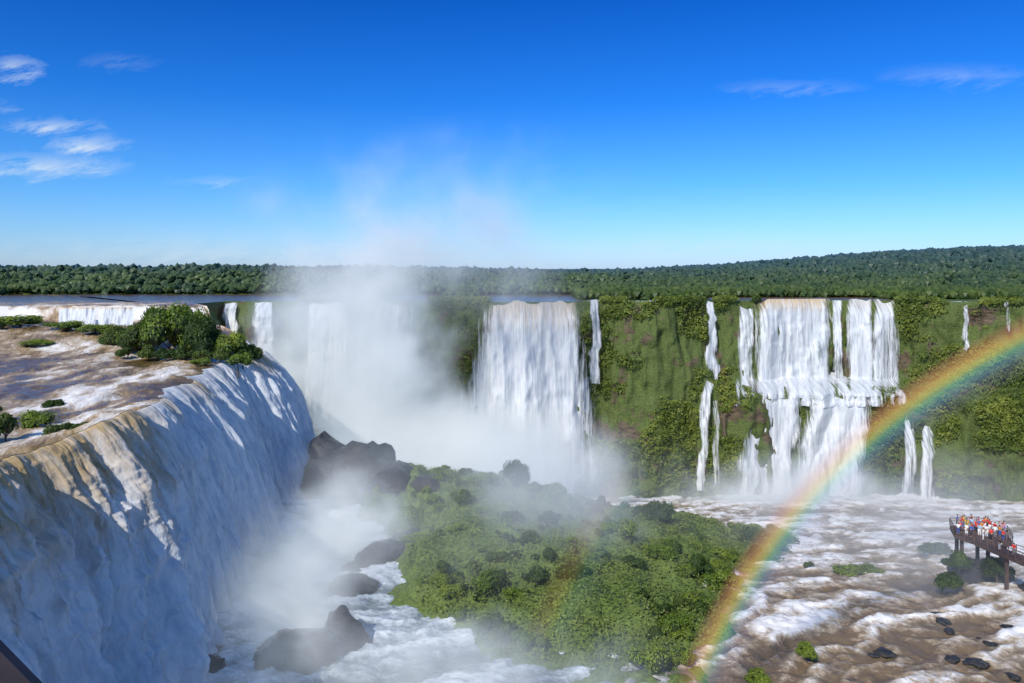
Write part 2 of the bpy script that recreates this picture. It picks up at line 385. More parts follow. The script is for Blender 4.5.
for (a,b,sd,lb) in ((58,96,1,'low white fall on the far left river, left one of two'),(98,134,2,'low white fall on the far left river, right one of two')):
    u=np.linspace(0,1,50)[:,None]; v=np.linspace(0,1,24)[None,:]
    px=a+(b-a)*u; y=201-1.6*v+(fbm(u*6,v,sd,3)-.5)*1.5; z=-9.9-4.4*v+0*u
    x=(px-512)/F*y
    ob=grid_obj('waterfall',np.stack([x,y+0*z,z],2),[M_fallb],{'cover':np.clip(.5+np.minimum(u,1-u)/.1,0,1.05)+0*v,'down':v+0*u,'tint':0*px+.8+0*v,'fuv':np.stack([x,-z+0*x,0*x+sd],2)})
    tag(ob,lb,'waterfall')
# ---------------------------------------------------------------- leaves
def leafV(Cn,Nr,size,var):
    n=len(Cn); Nr=Nr/np.linalg.norm(Nr,axis=1,keepdims=True)
    r=rng.normal(size=(n,3)); t=np.cross(Nr,r); t/=np.linalg.norm(t,axis=1,keepdims=True); b=np.cross(Nr,t)
    sz=size[:,None]
    V=np.stack([Cn-t*sz,Cn-b*sz*.55+Nr*sz*.12,Cn+t*sz,Cn+b*sz*.55+Nr*sz*.12],1).reshape(-1,3)
    return V,np.arange(n*4).reshape(-1,4),np.repeat(var,4)
def ico(sub):
    bm=bmesh.new(); bmesh.ops.create_icosphere(bm,subdivisions=sub,radius=1)
    V=np.array([v.co for v in bm.verts]); Fc=np.array([[v.index for v in f.verts] for f in bm.faces]); bm.free(); return V,Fc
I1=ico(1);I2=ico(2);I4=ico(4)
def crown_mesh(name,r,h,lumps,nl,ls,mat,seed):
    rr=np.random.default_rng(seed)
    Cs=[];Rs=[]
    for i in range(lumps):
        a=rr.uniform(0,6.28); q=r*math.sqrt(rr.uniform(0,1))*.72
        zc=h*(.35+.5*rr.uniform(0,1)*(1-q/r*.6)); Cs.append((q*math.cos(a),q*math.sin(a),zc)); Rs.append(r*rr.uniform(.28,.5))
    Cs=np.array(Cs);Rs=np.array(Rs)
    pick=rr.integers(0,lumps,nl); d=rr.normal(size=(nl,3)); d/=np.linalg.norm(d,axis=1,keepdims=True)
    d[:,2]=np.where(d[:,2]<-.4,-d[:,2],d[:,2])
    rad=Rs[pick][:,None]*(rr.uniform(.72,1.12,nl)**1)[:,None]
    P=Cs[pick]+d*rad*np.array([1,1,.8])
    nr=d+rr.normal(size=(nl,3))*.45
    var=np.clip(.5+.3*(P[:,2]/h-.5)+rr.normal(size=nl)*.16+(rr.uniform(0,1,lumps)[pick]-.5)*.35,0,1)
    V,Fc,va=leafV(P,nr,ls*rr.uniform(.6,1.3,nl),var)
    Vs=[V];Fs=[np.vstack([Fc])];vas=[va];mi=[np.zeros(len(Fc))]
    off=len(V)
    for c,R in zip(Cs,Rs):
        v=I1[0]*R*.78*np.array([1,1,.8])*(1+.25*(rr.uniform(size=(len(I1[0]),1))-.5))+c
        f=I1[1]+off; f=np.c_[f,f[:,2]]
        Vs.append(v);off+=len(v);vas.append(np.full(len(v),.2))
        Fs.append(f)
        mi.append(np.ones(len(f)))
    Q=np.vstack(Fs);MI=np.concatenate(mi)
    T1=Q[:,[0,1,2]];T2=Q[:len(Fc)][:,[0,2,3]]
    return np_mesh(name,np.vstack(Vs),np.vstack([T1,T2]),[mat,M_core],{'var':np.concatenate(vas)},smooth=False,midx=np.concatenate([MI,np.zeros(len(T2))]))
def trunk_mesh(name,h,r,seed,limbs=4):
    rr=random.Random(seed); V=[];Fc=[]
    def tube(p0,p1,r0,r1,n=7,seg_=4):
        p0,p1=Vector(p0),Vector(p1); ax=(p1-p0).normalized(); u=ax.orthogonal().normalized(); w=ax.cross(u); b=len(V)
        for s_ in range(seg_+1):
            f=s_/seg_; c=p0.lerp(p1,f)+Vector((rr.uniform(-1,1),rr.uniform(-1,1),0))*r0*.4*(0<s_<seg_); ra=r0+(r1-r0)*f
            for j in range(n):
                an=6.2832*j/n; V.append(tuple(c+(u*math.cos(an)+w*math.sin(an))*ra))
        for s_ in range(seg_):
            for j in range(n):
                a=b+s_*n+j;a2=b+s_*n+(j+1)%n; Fc.append((a,a2,a2+n,a+n))
    tube((0,0,-.8),(0,0,h*.7),r,r*.5)
    for i in range(limbs):
        an=rr.uniform(0,6.28); z0=h*rr.uniform(.25,.6)
        tube((0,0,z0),(math.cos(an)*h*.35,math.sin(an)*h*.35,z0+h*rr.uniform(.2,.4)),r*.5,r*.15,5,3)
    return np_mesh(name,V,Fc,[M_bark])
bushes=[]
for i in range(6):
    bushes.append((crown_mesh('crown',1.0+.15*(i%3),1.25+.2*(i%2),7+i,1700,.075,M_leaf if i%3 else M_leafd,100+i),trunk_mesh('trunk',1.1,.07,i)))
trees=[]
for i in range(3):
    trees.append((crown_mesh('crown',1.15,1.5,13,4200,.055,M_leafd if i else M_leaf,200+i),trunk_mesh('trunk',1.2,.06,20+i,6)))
def plant(name,bank,k_,loc,sx,sz,label,cat,group=None,rot=None):
    cm,tm=bank[k_%len(bank)]
    o=empty(name,loc); o.scale=(sx,sx,sz); o.rotation_euler=(0,0,random.uniform(0,6.28) if rot is None else rot)
    tag(o,label,cat,group)
    link('crown',cm,o); link('trunk',tm,o)
    return o
placed=[];cnt=0
for tries in range(16000):
    if cnt>=290: break
    x,y=random.uniform(-30,55),random.uniform(86,178)
    z,d=isl_h(x,y); z=float(z);d=float(d)
    if d<1.2: continue
    q=512+F*x/y
    if random.random()>float(ss(415,455,q+(y-130)*-.3))+.03: continue
    if float(fbm(x*.1,y*.1,0,3,s=71))<.46-.1*float(ss(135,160,y)): continue
    s_=random.choice([.7,.9,1.1,1.4,1.8,2.3])*random.uniform(.8,1.15)
    if y>135 : s_*=1.15
    if any((x-a)**2+(y-b)**2<(.62*(s_+c))**2 for a,b,c in placed): continue
    placed.append((x,y,s_))
    plant('bush',bushes,random.choice((0,3,0,3,1,2,4,5)),(x,y,z-.3*s_),s_,s_*random.uniform(.65,1.05),'green leafy bush, one of those covering the rocky island in the middle','bush','bushes covering the middle island')
    cnt+=1
for (px,py,d,w,hh,lb) in ((517,498,142,2.4,5.0,'tall dark bush standing up highest on the left shoulder of the island'),(655,512,138,3.2,4.0,'rounded bush on the crest of the island right of its tallest bush'),(760,548,140,3.4,3.6,'round bush at the right tip of the island')):
    p=at(px,py,d); z,_=isl_h(p.x,p.y); plant('bush',trees,1,(p.x,p.y,float(z)-.9),w,hh*.8,lb,'bush')
n=90000
x=rng.uniform(-32,56,n);y=rng.uniform(85,180,n); z,d=isl_h(x,y)
ok=(d>.4)&(fbm(x*.12,y*.12,0,3,s=72)+.4*ss(400,450,512+F*x/y)>.60)
x,y,z=x[ok],y[ok],z[ok]; n=len(x)
nr=np.c_[rng.normal(size=n)*.5,rng.normal(size=n)*.5-.3,np.ones(n)]
V,Fc,va=leafV(np.c_[x,y,z+rng.uniform(.0,.9,n)],nr,rng.uniform(.10,.26,n),np.clip(rng.normal(size=n)*.2+.6,0,1))
tag(link('ground_cover',np_mesh('ground_cover',V,Fc,[M_grass],{'var':va},smooth=False)),'low green undergrowth between the island bushes','undergrowth',kind='stuff')
def in_fall(px,py):
    r=np.zeros(px.shape,bool)
    for _,_,tp,bt,yt,yb in avoid:
        v=np.clip((py-yt)/(yb-yt),0,1)**.8
        a=tp[0]+(bt[0]-tp[0])*v;b=tp[1]+(bt[1]-tp[1])*v
        r|=(px>a-1)&(px<b+1)&(py>yt-2)&(py<yb+2)
    return r
nb=26000
px=rng.uniform(300,1088,nb); idx=ipx(px); zt=np.interp(idx,nn,ZT); z=zt-rng.uniform(0,1,nb)*58
z=np.where(rng.uniform(size=nb)<.12,zt+.2,z)
x,y,_=cliff(idx,z); ppx=512+F*x/y;ppy=HY-F*z/y
m=fbm(x*.06,y*.06,z*.11,4,s=81)
brn=.14*ss(890,920,ppx)*ss(375,345,ppy)+.11*ss(915,940,ppx)*ss(400,420,ppy)*ss(490,465,ppy)+.06*ss(690,740,ppx)*ss(330,310,ppy)
keep=(~in_fall(ppx,ppy))&(m-brn>.43)
x,y,z,m=x[keep],y[keep],z[keep],m[keep]; nb=len(x); rad=rng.uniform(.35,1.5,nb); L_=18
d=rng.normal(size=(nb,L_,3)); d/=np.linalg.norm(d,axis=2,keepdims=True); d[...,1]=-np.abs(d[...,1]); d[...,2]=np.where(d[...,2]<-.3,-d[...,2],d[...,2])
P=np.stack([x,y-.2,z],1)[:,None,:]+d*rad[:,None,None]
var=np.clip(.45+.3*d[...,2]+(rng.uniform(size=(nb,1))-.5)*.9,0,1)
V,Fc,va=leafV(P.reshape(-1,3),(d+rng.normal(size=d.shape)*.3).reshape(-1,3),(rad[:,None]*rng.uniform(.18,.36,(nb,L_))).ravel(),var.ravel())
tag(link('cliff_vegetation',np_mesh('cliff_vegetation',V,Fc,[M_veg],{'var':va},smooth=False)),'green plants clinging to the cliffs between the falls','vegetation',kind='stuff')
n=90000
y=250+rng.uniform(0,1,n)**1.5*950; x=rng.uniform(-.8,.8,n)*y
inw=((x<-22)&(y<306)&~((x<-190)&(y>255)))|((x>-12)&(x<22)&(y<300))|((x>62)&(x<122)&(y<275))|(y<254)
ok=~inw; x,y=x[ok],y[ok]; n=len(x)
r=rng.uniform(.7,1.7,n)+ss(260,700,y)*rng.uniform(.2,1.7,n)
big=fbm(x*.05,y*.05,0,3,s=77)
zz=H(x,y)+r*rng.uniform(.5,1.1,n)+ss(265,400,y)*(rng.uniform(0,3.4,n)+7*(big-.38))*(.6+.8*ss(100,-150,x))
bv,bf=I1
nvx=len(bv)
V=(bv[None]*(1+.8*(rng.uniform(size=(n,nvx,1))-.5)))*r[:,None,None]*np.array([1,1,.9])+np.stack([x,y,zz],1)[:,None,:]
Fc=(bf[None]+(np.arange(n)*nvx)[:,None,None]).reshape(-1,3)
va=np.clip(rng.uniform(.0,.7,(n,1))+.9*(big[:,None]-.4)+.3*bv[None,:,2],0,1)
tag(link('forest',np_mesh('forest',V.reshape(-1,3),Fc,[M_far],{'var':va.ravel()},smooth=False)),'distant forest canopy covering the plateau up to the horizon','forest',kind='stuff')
def plant_h(px,pyb,d,w,h,lb,bank=trees,nm='tree',k_=0,cat='tree',grp=None,sink=.3):
    p=at(px,pyb,d); z=float(H(p.x,p.y)); plant(nm,bank,k_,(p.x,p.y,z-sink),w,h/1.5,lb,cat,grp)
prom=[(170,164,5.0,12,'tallest broad tree crowning the rock promontory on the left'),(135,168,4.2,8,'tree at the left end of the promontory clump'),(205,160,4.4,9.6,'tree on the right shoulder of the promontory, next to the tallest one'),(232,160,3.2,6.6,'low tree near the tip of the promontory above the near waterfall'),(252,163,2.2,4.4,'last small shrub on the outer tip of the promontory'),(152,174,4.2,10.4,'tree tucked behind the left side of the tallest promontory tree'),(190,172,4.2,10.6,'tree tucked behind the right side of the tallest promontory tree'),(115,176,3.4,6,'low spreading tree left of the promontory clump')]
for i,(px,d,w,h,lb) in enumerate(prom): plant_h(px,0,d,w,h,lb,k_=i,sink=1.6)
for i,(px,d,w,h) in enumerate(((128,162,2.4,3),(148,158,2.6,3.6),(166,156,2.6,3.8),(184,156,2.6,3.6),(202,154,2.4,3.4),(220,154,2.4,3.4),(243,158,1.8,2.6))):
    plant_h(px,0,d,w,h,'low dark shrub under the promontory trees, %s from the left'%['first','second','third','fourth','fifth','sixth','seventh'][i],bushes,'bush',(0,3)[i%2],'bush',sink=.6)
for (px,d,w,h,lb) in ((238,146,2.2,3.4,'dark shrub hanging over the lip right below the promontory'),(200,148,1.7,1.8,'small shrub in the white water left of the lip shrub'),(62,190,4,2.6,'flat green shrub on a mid river islet at the left'),(20,196,5.5,3.4,'flat green shrub on the islet at the left edge'),(95,186,3.6,2.6,'flat green shrub between the islet and the promontory'),(40,176,3.6,1.6,'low shrub on the nearer grassy islet on the left'),(-15,190,5,3.2,'flat green shrub cut by the left edge of the picture')):
    plant_h(px,0,d,w,h,lb,bushes,'bush',int(px)%6,'bush')
for (px,py,w,h,lb) in ((6,442,2.2,4.4,'dense bush at the left edge on the brink of the near waterfall'),(62,440,1.8,2.4,'bush beside the brown water on the brink of the near waterfall'),(38,425,1.9,2.6,'bush behind the one on the brink at the left'),(82,438,1.3,1.6,'small bush at the right end of the brink clump'),(50,406,1.7,1.9,'low shrub on the dark rock above the brink clump'),(-20,425,2.4,4,'bush cut by the left edge above the brink')):
    d=18*F/(py-HY); plant_h(px,0,d,w,h,lb,bushes,'bush',(0,3,0,2)[int(px+py)%4],'bush',sink=.7)
# ---------------------------------------------------------------- rocks
def rock(loc,sc3,label,sd,group=None,rz=0,mat=None,name='boulder'):
    v=I4[0].copy(); q=v*1.3+sd*3.7
    dd=(fbm(q[:,0],q[:,1],q[:,2],5,s=sd)-.5)*.95+.4*(np.abs(fbm(q[:,0]*.8,q[:,1]*.8,q[:,2]*3.,4,s=sd+3)-.5))-.2*billow(q[:,0]*1.5,q[:,1]*1.5,q[:,2]*1.5,3,s=sd+5)
    v=v*(1+dd[:,None]); v=np.round(v*6)/6*.22+v*.78
    v=v*np.array(sc3)
    c,s_=math.cos(rz),math.sin(rz); v=np.c_[v[:,0]*c-v[:,1]*s_,v[:,0]*s_+v[:,1]*c,v[:,2]]
    o=link(name,np_mesh(name,v,I4[1],[mat or M_rock])); o.location=loc
    tag(o,label,'rock',group)
def gp(px,py,up=0):
    q=(py-HY)/F; d=44/q
    for _ in range(30): d=-float(B((px-512)/F*d,d))/q*.5+d*.5
    return ((px-512)/F*d,d,float(B((px-512)/F*d,d))+up)
rock(gp(302,655),(5.2,4,2.6),'large black wet boulder in the mist at the foot of the near waterfall',1,rz=.3)
rock(gp(342,640),(2.8,3,3.6),'smaller black boulder leaning on the right of the large misty one',2)
rock(gp(352,588),(3.6,3,1.3),'low dark rock in the misty channel above the large boulder',3)
rock(gp(212,668),(1.6,1.6,1.2),'small dark rock at the foot of the near waterfall',4)
nums=['one','two','three','four','five','six','seven','eight']
for i,(px,ytop,d,a) in enumerate(((322,443,166,7),(345,444,163,7.5),(370,451,158,7.5),(398,465,152,7),(425,480,146,6),(385,542,122,3.8),(362,564,118,2.6),(415,532,128,3.6))):
    zt_=-(ytop-HY)/F*d; rx=(px-512)/F*d; b=float(B(rx,d)); hh=(zt_-b)*.95
    rock((rx,d,b+hh*.12),(a,a*1.1,hh*.98),'dark basalt outcrop on the left side of the island, number %s from the far end'%nums[i],10+i,rz=i)
for i in range(14):
    px,py=random.uniform(860,1040),random.uniform(610,690)
    q=gp(px,py); a=random.uniform(.25,.8); rock((q[0],q[1],q[2]-.15),(a*1.7,a*1.2,a*.5),'dark wet stone breaking the surface of the rapids on the right',30+i,'stones in the rapids',rz=i)
for (px,py,w,h,lb) in ((942,590,2.6,2.2,'grassy tuft island in the rapids left of the viewing platform'),(930,554,3.2,1.9,'green hummock in the rapids beside the platform end'),(850,574,2.2,1.1,'low green tuft in the middle of the rapids'),(872,573,1.7,1.0,'second low green tuft in the middle of the rapids'),(805,658,1.3,1.3,'small pale shrub in the brown rapids near the bottom'),(757,686,1.6,1.2,'green shrub at the bottom edge right of the rainbow foot'),(810,568,1.0,.9,'tiny green tuft left of the mid rapids tufts'),(650,668,2.2,2.2,'bush at the lowest front tip of the island'),(682,664,1.5,1.4,'small bush right at the waterside of the island front tip')):
    q=gp(px,py); plant('bush',bushes,int(px)%6,(q[0],q[1],q[2]-.2),w,h,lb,'bush')
# ---------------------------------------------------------------- mist
def mist(loc,rad,dens,ns=.07,contrast=1.0,label='white spray',em=.40,core=.15,ec=(.78,.90,1.0)):
    t=MT('mist_volume'); ob=t.n('TexCoord').outputs['Object']
    r=t.n('VectorMath',{0:ob},operation='LENGTH').outputs['Value']
    nz=t.noise(t.pos(),ns,3,.6)
    nc=t.math('SUBTRACT',nz,.5)
    r=t.math('ADD',r,t.math('MULTIPLY',nc,-.9*contrast))
    fo=t.rng(r,core,.86,1,0)
    f=t.math('MULTIPLY',t.math('ADD',1.0,t.math('MULTIPLY',nc,2.6*contrast)),t.math('MULTIPLY',fo,fo))
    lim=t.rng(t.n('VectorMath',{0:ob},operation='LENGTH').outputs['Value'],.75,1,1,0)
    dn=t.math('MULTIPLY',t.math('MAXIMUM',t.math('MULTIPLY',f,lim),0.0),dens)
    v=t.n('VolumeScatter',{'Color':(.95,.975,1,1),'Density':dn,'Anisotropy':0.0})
    e=t.n('Emission',{'Color':(*ec,1),'Strength':t.math('MULTIPLY',dn,em)})  # added glow stands in for light scattered repeatedly inside the spray
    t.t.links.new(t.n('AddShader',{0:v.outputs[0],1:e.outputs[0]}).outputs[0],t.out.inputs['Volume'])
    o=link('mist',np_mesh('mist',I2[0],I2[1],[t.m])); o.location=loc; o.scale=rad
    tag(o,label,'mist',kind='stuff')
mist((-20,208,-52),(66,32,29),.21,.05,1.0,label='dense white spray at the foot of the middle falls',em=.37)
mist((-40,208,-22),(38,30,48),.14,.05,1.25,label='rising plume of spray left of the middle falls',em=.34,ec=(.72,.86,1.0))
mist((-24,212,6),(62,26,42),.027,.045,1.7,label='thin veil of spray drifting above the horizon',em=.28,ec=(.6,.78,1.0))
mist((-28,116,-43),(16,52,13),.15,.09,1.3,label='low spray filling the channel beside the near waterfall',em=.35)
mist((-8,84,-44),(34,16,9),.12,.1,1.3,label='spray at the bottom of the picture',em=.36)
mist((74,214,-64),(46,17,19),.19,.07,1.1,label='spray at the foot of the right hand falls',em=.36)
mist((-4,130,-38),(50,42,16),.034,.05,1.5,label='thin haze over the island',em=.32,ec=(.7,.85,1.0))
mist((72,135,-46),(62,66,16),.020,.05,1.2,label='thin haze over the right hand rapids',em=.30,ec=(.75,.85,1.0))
# ---------------------------------------------------------------- rainbow
def nrm(v): return Vector(v).normalized()
va_,vb_,vc_=nrm((.2475,1,-.5)),nrm((.64,1,-.096)),nrm((.4225,1,-.246))
ax=(va_-vb_).cross(vc_-vb_).normalized()
if ax.y<0: ax=-ax
th=math.acos(ax.dot(vb_))
u_=(va_-ax*ax.dot(va_)).normalized(); w_=ax.cross(u_)
ph2=math.atan2(vb_.dot(w_),vb_.dot(u_))
def bow(label,R,th,wd,f0,f1,strength):
    A=np.linspace(ph2*f0,ph2*f1,160)[:,None]; q=np.linspace(0,1,14)[None,:]
    tht=th+(q-.5)*wd
    U=np.array(u_);W=np.array(w_);AX=np.array(ax)
    P=R*(AX*np.cos(tht)[...,None]*(1+0*A[...,None])+(np.sin(tht)*np.cos(A))[...,None]*U+(np.sin(tht)*np.sin(A))[...,None]*W)
    t=MT('rainbow_light'); rd=t.attr('rad'); al=t.attr('along')
    c=t.ramp(rd,[(0,(.35,.35,.7)),(.24,(.32,.36,.72)),(.38,(.2,.46,.75)),(.5,(.28,.68,.5)),(.6,(.8,.8,.28)),(.72,(1.,.62,.22)),(.84,(.95,.4,.24)),(1,(.9,.4,.3))])
    am=t.ramp(rd,[(0,(0,0,0)),(.25,(.25,.25,.25)),(.5,(.85,.85,.85)),(.68,(1,1,1)),(.85,(.45,.45,.45)),(1,(0,0,0))])
    fade=t.math('MULTIPLY',t.rng(al,0,.12),t.rng(al,.85,1,1,.6))
    nz=t.rng(t.noise(t.pos(),.05,2),.3,.7,.75,1.05)
    fac=t.math('MULTIPLY',t.math('MULTIPLY',am,t.math('MULTIPLY',fade,nz)),strength,True)
    e=t.n('Emission',{'Color':c,'Strength':.88}).outputs[0]
    m=t.surf(t.n('MixShader',{0:fac,1:t.n('BsdfTransparent').outputs[0],2:e}).outputs[0])
    ob=grid_obj('rainbow',P,[m],{'rad':q+0*A,'along':(np.linspace(0,1,160)[:,None])+0*q})
    tag(ob,label,'rainbow')
bow('bright rainbow arching up from the rapids to the right edge',88,th,math.radians(3.3),-.12,1.35,.5)
bow('faint pale piece of a second rainbow over the island bushes',86,th+math.radians(9.5),math.radians(4.2),-.12,.24,.085)
# ---------------------------------------------------------------- viewing platform
M_wood=simple('dark_timber',(.07,.045,.04),.8,.4,2); M_rail=simple('rail_metal',(.14,.09,.08),.5)
def boxes(name,L,mat,parent):
    V=[];Fc=[]
    for (p0,p1,w,h) in L:
        p0,p1=Vector(p0),Vector(p1); d=(p1-p0).normalized(); up=Vector((0,0,1)) if abs(d.z)<.9 else Vector((0,1,0))
        s_=d.cross(up).normalized()*w/2; u=s_.cross(d).normalized()*h/2; b=len(V)
        for p in (p0,p1):
            for a,c in ((-1,-1),(1,-1),(1,1),(-1,1)): V.append(tuple(p+s_*a+u*c))
        for f in ((0,1,2,3),(7,6,5,4),(0,4,5,1),(1,5,6,2),(2,6,7,3),(3,7,4,0)): Fc.append([b+i for i in f])
    return link(name,np_mesh(name,V,Fc,[mat],smooth=False),parent)
def deck_poly(root,pl,z,base,legs,open_edges=()):
    n=len(pl)
    bm=bmesh.new()
    vt=[bm.verts.new((x,y,z)) for x,y in pl]; vb=[bm.verts.new((x,y,z-.6)) for x,y in pl]
    bm.faces.new(vt); bm.faces.new(vb[::-1])
    for i in range(n): bm.faces.new((vt[i],vb[i],vb[(i+1)%n],vt[(i+1)%n]))
    bmesh.ops.recalc_face_normals(bm,faces=bm.faces); me=bpy.data.meshes.new('deck'); bm.to_mesh(me); bm.free(); me.materials.append(M_wood)
    link('deck',me,root)
    L=[]
    for i in range(n):
        if i in open_edges: continue
        a=Vector((*pl[i],z));b=Vector((*pl[(i+1)%n],z)); ln=(b-a).length; k_=max(1,round(ln/1.2))
        for j in range(k_+1):
            p=a.lerp(b,j/k_); L.append((p,p+Vector((0,0,1.1)),.07,.07))
        for h in (.35,.7,1.12): L.append((a+Vector((0,0,h)),b+Vector((0,0,h)),.05 if h<1 else .1,.05))
    boxes('railing',L,M_rail,root)
    for x,y in legs: boxes('leg',[((x,y,base-1.5),(x,y,z-.6),.4,.4)],M_wood,root)
zd=-39.0; kf=1.12
sc2=lambda L:[(a*kf,b*kf) for a,b in L]
pf=empty('viewing_platform',(0,0,0)); tag(pf,'dark timber viewing platform over the rapids, full of visitors','platform')
PLP=sc2([(57.9,104.6),(59.0,102.2),(60.8,101.2),(63.6,101.6),(65.0,105),(63.0,108.6),(59.2,108.2)])
deck_poly(pf,PLP,zd,-44.5,sc2([(58.8,104.6),(60.8,102.2),(63.2,102.6),(64.2,105),(62.6,107.6),(59.6,107.2)]),open_edges=(1,))
wk=empty('walkway',(0,0,0)); tag(wk,'dark railed walkway leading from the platform off the right edge','walkway')
deck_poly(wk,sc2([(59.0,102.1),(61.6,91),(68.0,76),(70.2,77),(63.8,91.8),(60.8,101.1)]),zd-.06,-44,sc2([(60.6,98),(62.8,90),(66.4,82)]),open_edges=(5,2))
for (x,y,z,s3,lb,sd) in ((68.2,117,-45.4,(4.4,3.5,3.4),'dark rock outcrop carrying the viewing platform',91),(73.5,110,-45.2,(3.6,3.4,2.8),'dark rock outcrop right of the platform posts',92)):
    rock((x,y,z),s3,lb,sd)
for (x,y,z,w,h,lb) in ((64.6,115.5,-44.4,2.4,2.4,'bush on the rock under the left end of the platform'),(73,108.5,-44.0,2.6,2.4,'bush on the rock right under the platform'),(68.5,113,-44.4,2.6,2.4,'bush on the rock below the front of the platform')):
    plant('bush',bushes,3,(x,y,z),w,h,lb,'bush')
# ---------------------------------------------------------------- people
def skin(name,pts,edges,rad,root=0,sub=1):
    me=bpy.data.meshes.new(name); me.from_pydata([Vector(p) for p in pts],edges,[]); o=bpy.data.objects.new(name,me); C.objects.link(o)
    m=o.modifiers.new('s','SKIN'); m.use_smooth_shade=True
    for i,v in enumerate(me.skin_vertices[0].data):
        v.radius=(rad[i],rad[i]) if not isinstance(rad[i],tuple) else rad[i]; v.use_root=(i==root)
    s_=o.modifiers.new('d','SUBSURF'); s_.levels=sub; s_.render_levels=sub
    bpy.context.view_layer.update()
    r=bpy.data.meshes.new_from_object(o.evaluated_get(bpy.context.evaluated_depsgraph_get())); bpy.data.objects.remove(o); r.name=name
    return r
def person_meshes(pose):
    if pose==0: arms=[((.2,0,1.38),(.27,.02,1.1),(.24,-.2,1.0)),((-.2,0,1.38),(-.27,.02,1.1),(-.24,-.2,1.0))]
    elif pose==1: arms=[((.2,0,1.38),(.25,-.2,1.25),(.1,-.4,1.5)),((-.2,0,1.38),(-.25,-.2,1.25),(-.1,-.4,1.5))]
    else: arms=[((.2,0,1.38),(.25,.02,1.1),(.24,-.06,.86)),((-.2,0,1.38),(-.3,-.1,1.5),(-.25,-.15,1.78))]
    P=[(0,0,.92),(0,.01,1.15),(0,.01,1.36),(0,0,1.47),(0,-.01,1.55),(0,-.02,1.66)]; E=[(0,1),(1,2),(2,3),(3,4),(4,5)]; R=[.14,.13,.14,.06,.085,.085]
    for s_ in (1,-1):
        b=len(P); P+=[(s_*.1,0,.86),(s_*.11,-.02,.48),(s_*.11,.02,.08),(s_*.12,-.14,.04)]; R+=[.1,.065,.045,.035]; E+=[(0,b),(b,b+1),(b+1,b+2),(b+2,b+3)]
    for A in arms:
        b=len(P); P+=list(A); R+=[.065,.045,.032]; E+=[(2,b),(b,b+1),(b+1,b+2)]
        d=(Vector(A[2])-Vector(A[1])).normalized(); sd_=d.cross(Vector((0,1,.3))).normalized(); h=Vector(A[2])
        pm=len(P); P.append(tuple(h+d*.07)); R.append((.035,.02)); E.append((b+2,pm))
        for j,(of,ln) in enumerate(((-.03,.085),(-.01,.1),(.01,.095),(.03,.075))):
            q=len(P); P+=[tuple(h+d*(.1)+sd_*of),tuple(h+d*(.1+ln*.8)+sd_*of+Vector((0,-.03,0)))]; R+=[.009,.008]; E+=[(pm,q),(q,q+1)]
        q=len(P); P+=[tuple(h+d*.05+sd_*-.05),tuple(h+d*.1+sd_*-.07)]; R+=[.011,.009]; E+=[(b+2,q),(q,q+1)]
    body=skin('body',P,E,R)
    shirt=skin('shirt',[(0,0,.9),(0,.01,1.15),(0,.01,1.38),(0,0,1.46)]+[p for A in arms for p in (A[0],tuple(Vector(A[0]).lerp(Vector(A[1]),.75)))],[(0,1),(1,2),(2,3),(2,4),(4,5),(2,6),(6,7)],[.165,.155,.165,.075,.09,.07,.09,.07])
    tro=skin('trousers',[(0,0,.93),(.1,0,.86),(.11,-.02,.48),(.11,.02,.14),(-.1,0,.86),(-.11,-.02,.48),(-.11,.02,.14)],[(0,1),(1,2),(2,3),(0,4),(4,5),(5,6)],[.155,.12,.085,.065,.12,.085,.065])
    hr=I2[0]*np.array([.1,.11,.1])+np.array([0,.02,1.66]); hf=I2[1]
    hair=np_mesh('hair',hr,hf[[hr[f].mean(0)[1]>-.045 or hr[f].mean(0)[2]>1.7 for f in hf]])
    for m_ in (body,shirt,tro,hair):
        if not m_.materials: m_.materials.append(None)
    return body,shirt,tro,hair
poses=[person_meshes(i) for i in range(3)]
M_skin=simple('skin',(.42,.24,.16),.6,.1); M_hair=simple('hair',(.03,.02,.015),.6)
cols={'red':(.7,.04,.03),'white':(.85,.85,.85),'blue':(.05,.14,.5),'pale blue':(.3,.5,.7),'black':(.02,.02,.025),'yellow':(.7,.5,.05),'pink':(.7,.25,.35),'grey':(.25,.25,.27),'orange':(.75,.25,.04),'green':(.06,.3,.1)}
CM={k_:simple(k_.replace(' ','_')+'_cloth',c,.85,.12) for k_,c in cols.items()}
tk=['blue','black','grey','white']
spots=[]
xs_=[p[0] for p in PLP]; ys_=[p[1] for p in PLP]
for i in range(1800):
    if len(spots)>=34: break
    x=random.uniform(min(xs_),max(xs_));y=random.uniform(min(ys_),max(ys_))
    if float(sdf(np.array([x]),np.array([y]),np.array(PLP,float))[0])<.35: continue
    if any((x-a)**2+(y-b)**2<.42 for a,b in spots): continue
    spots.append((x,y))
spots+=[(60.2*kf,98.7*kf),(60.8*kf,96.9*kf),(61.8*kf,93.4*kf)]
spots.sort(key=lambda q:q[0]/q[1])
o1=['first','second','third','fourth','fifth','sixth','seventh','eighth','ninth','tenth','eleventh','twelfth','thirteenth','fourteenth','fifteenth','sixteenth','seventeenth','eighteenth','nineteenth']
ords=o1+['twentieth']+['twenty-'+q for q in o1[:9]]+['thirtieth']+['thirty-'+q for q in o1[:9]]
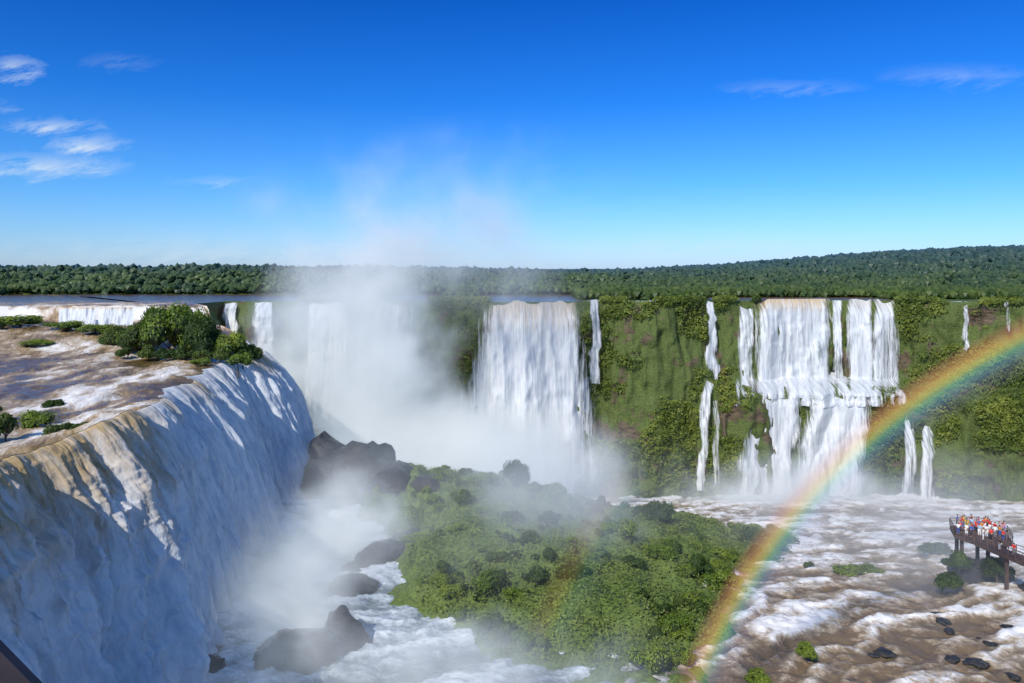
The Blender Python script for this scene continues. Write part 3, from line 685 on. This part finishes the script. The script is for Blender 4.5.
for i,(x,y) in enumerate(spots):
    ps=random.randrange(3); sc_=random.choice(['red','white','red','white','pale blue','blue','black','pink','yellow','orange','white','red']); tr=random.choice(tk)
    wkq=y<101*kf
    r=empty('person',(x,y,zd+(-.06 if wkq else 0))); r.rotation_euler=(0,0,random.uniform(-1.2,1.6)+(math.pi if random.random()<.35 else 0)); h=random.uniform(1.0,1.12); r.scale=(h,h,h)
    tag(r,'person in %s shirt and %s trousers, %s from the left on the %s'%(sc_,tr,ords[i],'walkway' if wkq else 'platform'),'person','visitors on the platform and walkway')
    for me,nm,mt in zip(poses[ps],('body','shirt','trousers','hair'),(M_skin,CM[sc_],CM[tr],M_hair)):
        o=link(nm,me,r); o.material_slots[0].link='OBJECT'; o.material_slots[0].material=mt
# ---------------------------------------------------------------- near deck edge, lower left
M_edge=simple('dark_boards',(.03,.024,.03),.6,.3,6)
de=empty('deck_edge',at(0,660,3)); tag(de,'dark boarded edge of the viewing deck in the lower left corner','deck edge')
A=at(-60,583,3.0);Bq=at(110,757,3.0)
dv=(Bq-A).normalized(); pr=Vector((dv.z,0,-dv.x)).normalized()
if pr.z>0: pr=-pr
for j in range(5):
    o_=pr*(.035+j*.075)+Vector((0,.01*j,0))
    q=boxes('board',[(A+o_,Bq+o_,.06,.03)],M_edge,None)
    me=q.data; q.parent=de; q.location=-de.location
    vs=[]
    for p in (A+o_,Bq+o_):
        for a,c in ((-1,-1),(1,-1),(1,1),(-1,1)): vs.append(p+pr*.033*a+Vector((0,.02*c,0)))
    for v,p in zip(me.vertices,vs): v.co=p
# ---------------------------------------------------------------- camera, light, sky
cam=bpy.data.cameras.new('camera'); co=bpy.data.objects.new('camera',cam); C.objects.link(co); sc.camera=co
co.rotation_euler=(math.radians(90),0,0); cam.sensor_width=36; cam.lens=36*F/1024; cam.shift_y=-(341.5-HY)/1024; cam.clip_end=20000; cam.clip_start=.1
sd_=Vector((-.40,-.68,.61)).normalized(); el=math.asin(sd_.z)
sl=bpy.data.lights.new('sun','SUN'); sl.energy=4.4; sl.angle=math.radians(.5); sl.color=(1,.94,.84)
so=bpy.data.objects.new('sun',sl); C.objects.link(so); so.rotation_euler=(-sd_).to_track_quat('-Z','Y').to_euler()
W=bpy.data.worlds.new('World'); sc.world=W; W.use_nodes=True; W.node_tree.nodes.clear()
t=MT.__new__(MT); t.t=W.node_tree
t.out=t.n('OutputWorld')
sky=t.n('TexSky',sky_type='NISHITA',sun_disc=False,sun_elevation=el,sun_rotation=math.atan2(sd_.x,sd_.y)%(2*math.pi),air_density=1.0,dust_density=.3,ozone_density=2.5)
g_=t.n('TexCoord').outputs['Generated']; sx=t.n('SeparateXYZ',{0:g_})
zz=t.math('DIVIDE',sx.outputs['Z'],t.math('MAXIMUM',sx.outputs['Y'],.05)); xx=t.math('DIVIDE',sx.outputs['X'],t.math('MAXIMUM',sx.outputs['Y'],.05))
gr=t.ramp(sx.outputs['Z'],[(0,(.46,.66,1.15)),(.04,(.36,.62,1.08)),(.10,(.20,.53,1.02)),(.2,(.06,.38,.95)),(.32,(.018,.27,.82)),(.6,(.5,.8,1.1)),(1,(.8,1,1.2))])  # top stops, above the view, brightened to add ambient light
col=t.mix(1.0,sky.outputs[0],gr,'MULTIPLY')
vec=t.n('CombineXYZ',{0:xx,1:zz,2:0.0}).outputs[0]
rot=t.n('VectorRotate',{'Vector':vec,'Angle':-.22},rotation_type='Z_AXIS').outputs[0]
nz=t.noise(t.vmul(rot,(16,62,1)),1.0,8,.7,.3)
nz3=t.noise(t.vmul(rot,(12,30,1)),1.3,4,.6,.2)
vecw=t.n('VectorMath',{0:vec,1:t.n('CombineXYZ',{0:t.math('MULTIPLY',t.math('SUBTRACT',nz3,.5),.07),1:t.math('MULTIPLY',t.math('SUBTRACT',nz,.5),.04),2:0.0}).outputs[0]},operation='ADD').outputs[0]
mk=None
for (px,py,rx,ry,st) in ((16,67,24,11,.95),(50,126,44,7,.9),(88,145,34,10,1.0),(40,166,72,12,.85),(0,107,14,5,.5),(222,181,42,5,.35),(120,62,30,8,.2),(200,256,200,24,.4),(720,247,190,16,.3),(960,76,65,11,.28),(790,87,60,7,.26),(480,215,160,60,.1)):
    c=((px-512)/F,(HY-py)/F,0)
    d_=t.n('VectorMath',{0:t.vmul(t.n('VectorMath',{0:vecw,1:c},operation='SUBTRACT').outputs[0],(F/rx,F/ry,0))},operation='LENGTH').outputs['Value']
    k_=t.math('MULTIPLY',t.rng(d_,0,1.4,1,0),st)
    mk=k_ if mk is None else t.math('MAXIMUM',mk,k_)
cl=t.math('MULTIPLY',t.math('MULTIPLY',t.rng(nz,.38,.66),mk),1.1,True)
cl=t.math('MULTIPLY',cl,t.rng(sx.outputs['Y'],.1,.3))
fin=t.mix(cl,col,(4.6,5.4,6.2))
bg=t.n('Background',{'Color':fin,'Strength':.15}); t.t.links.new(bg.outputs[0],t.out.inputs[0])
sc.view_settings.view_transform='Standard'; sc.view_settings.look='None'; sc.view_settings.exposure=0
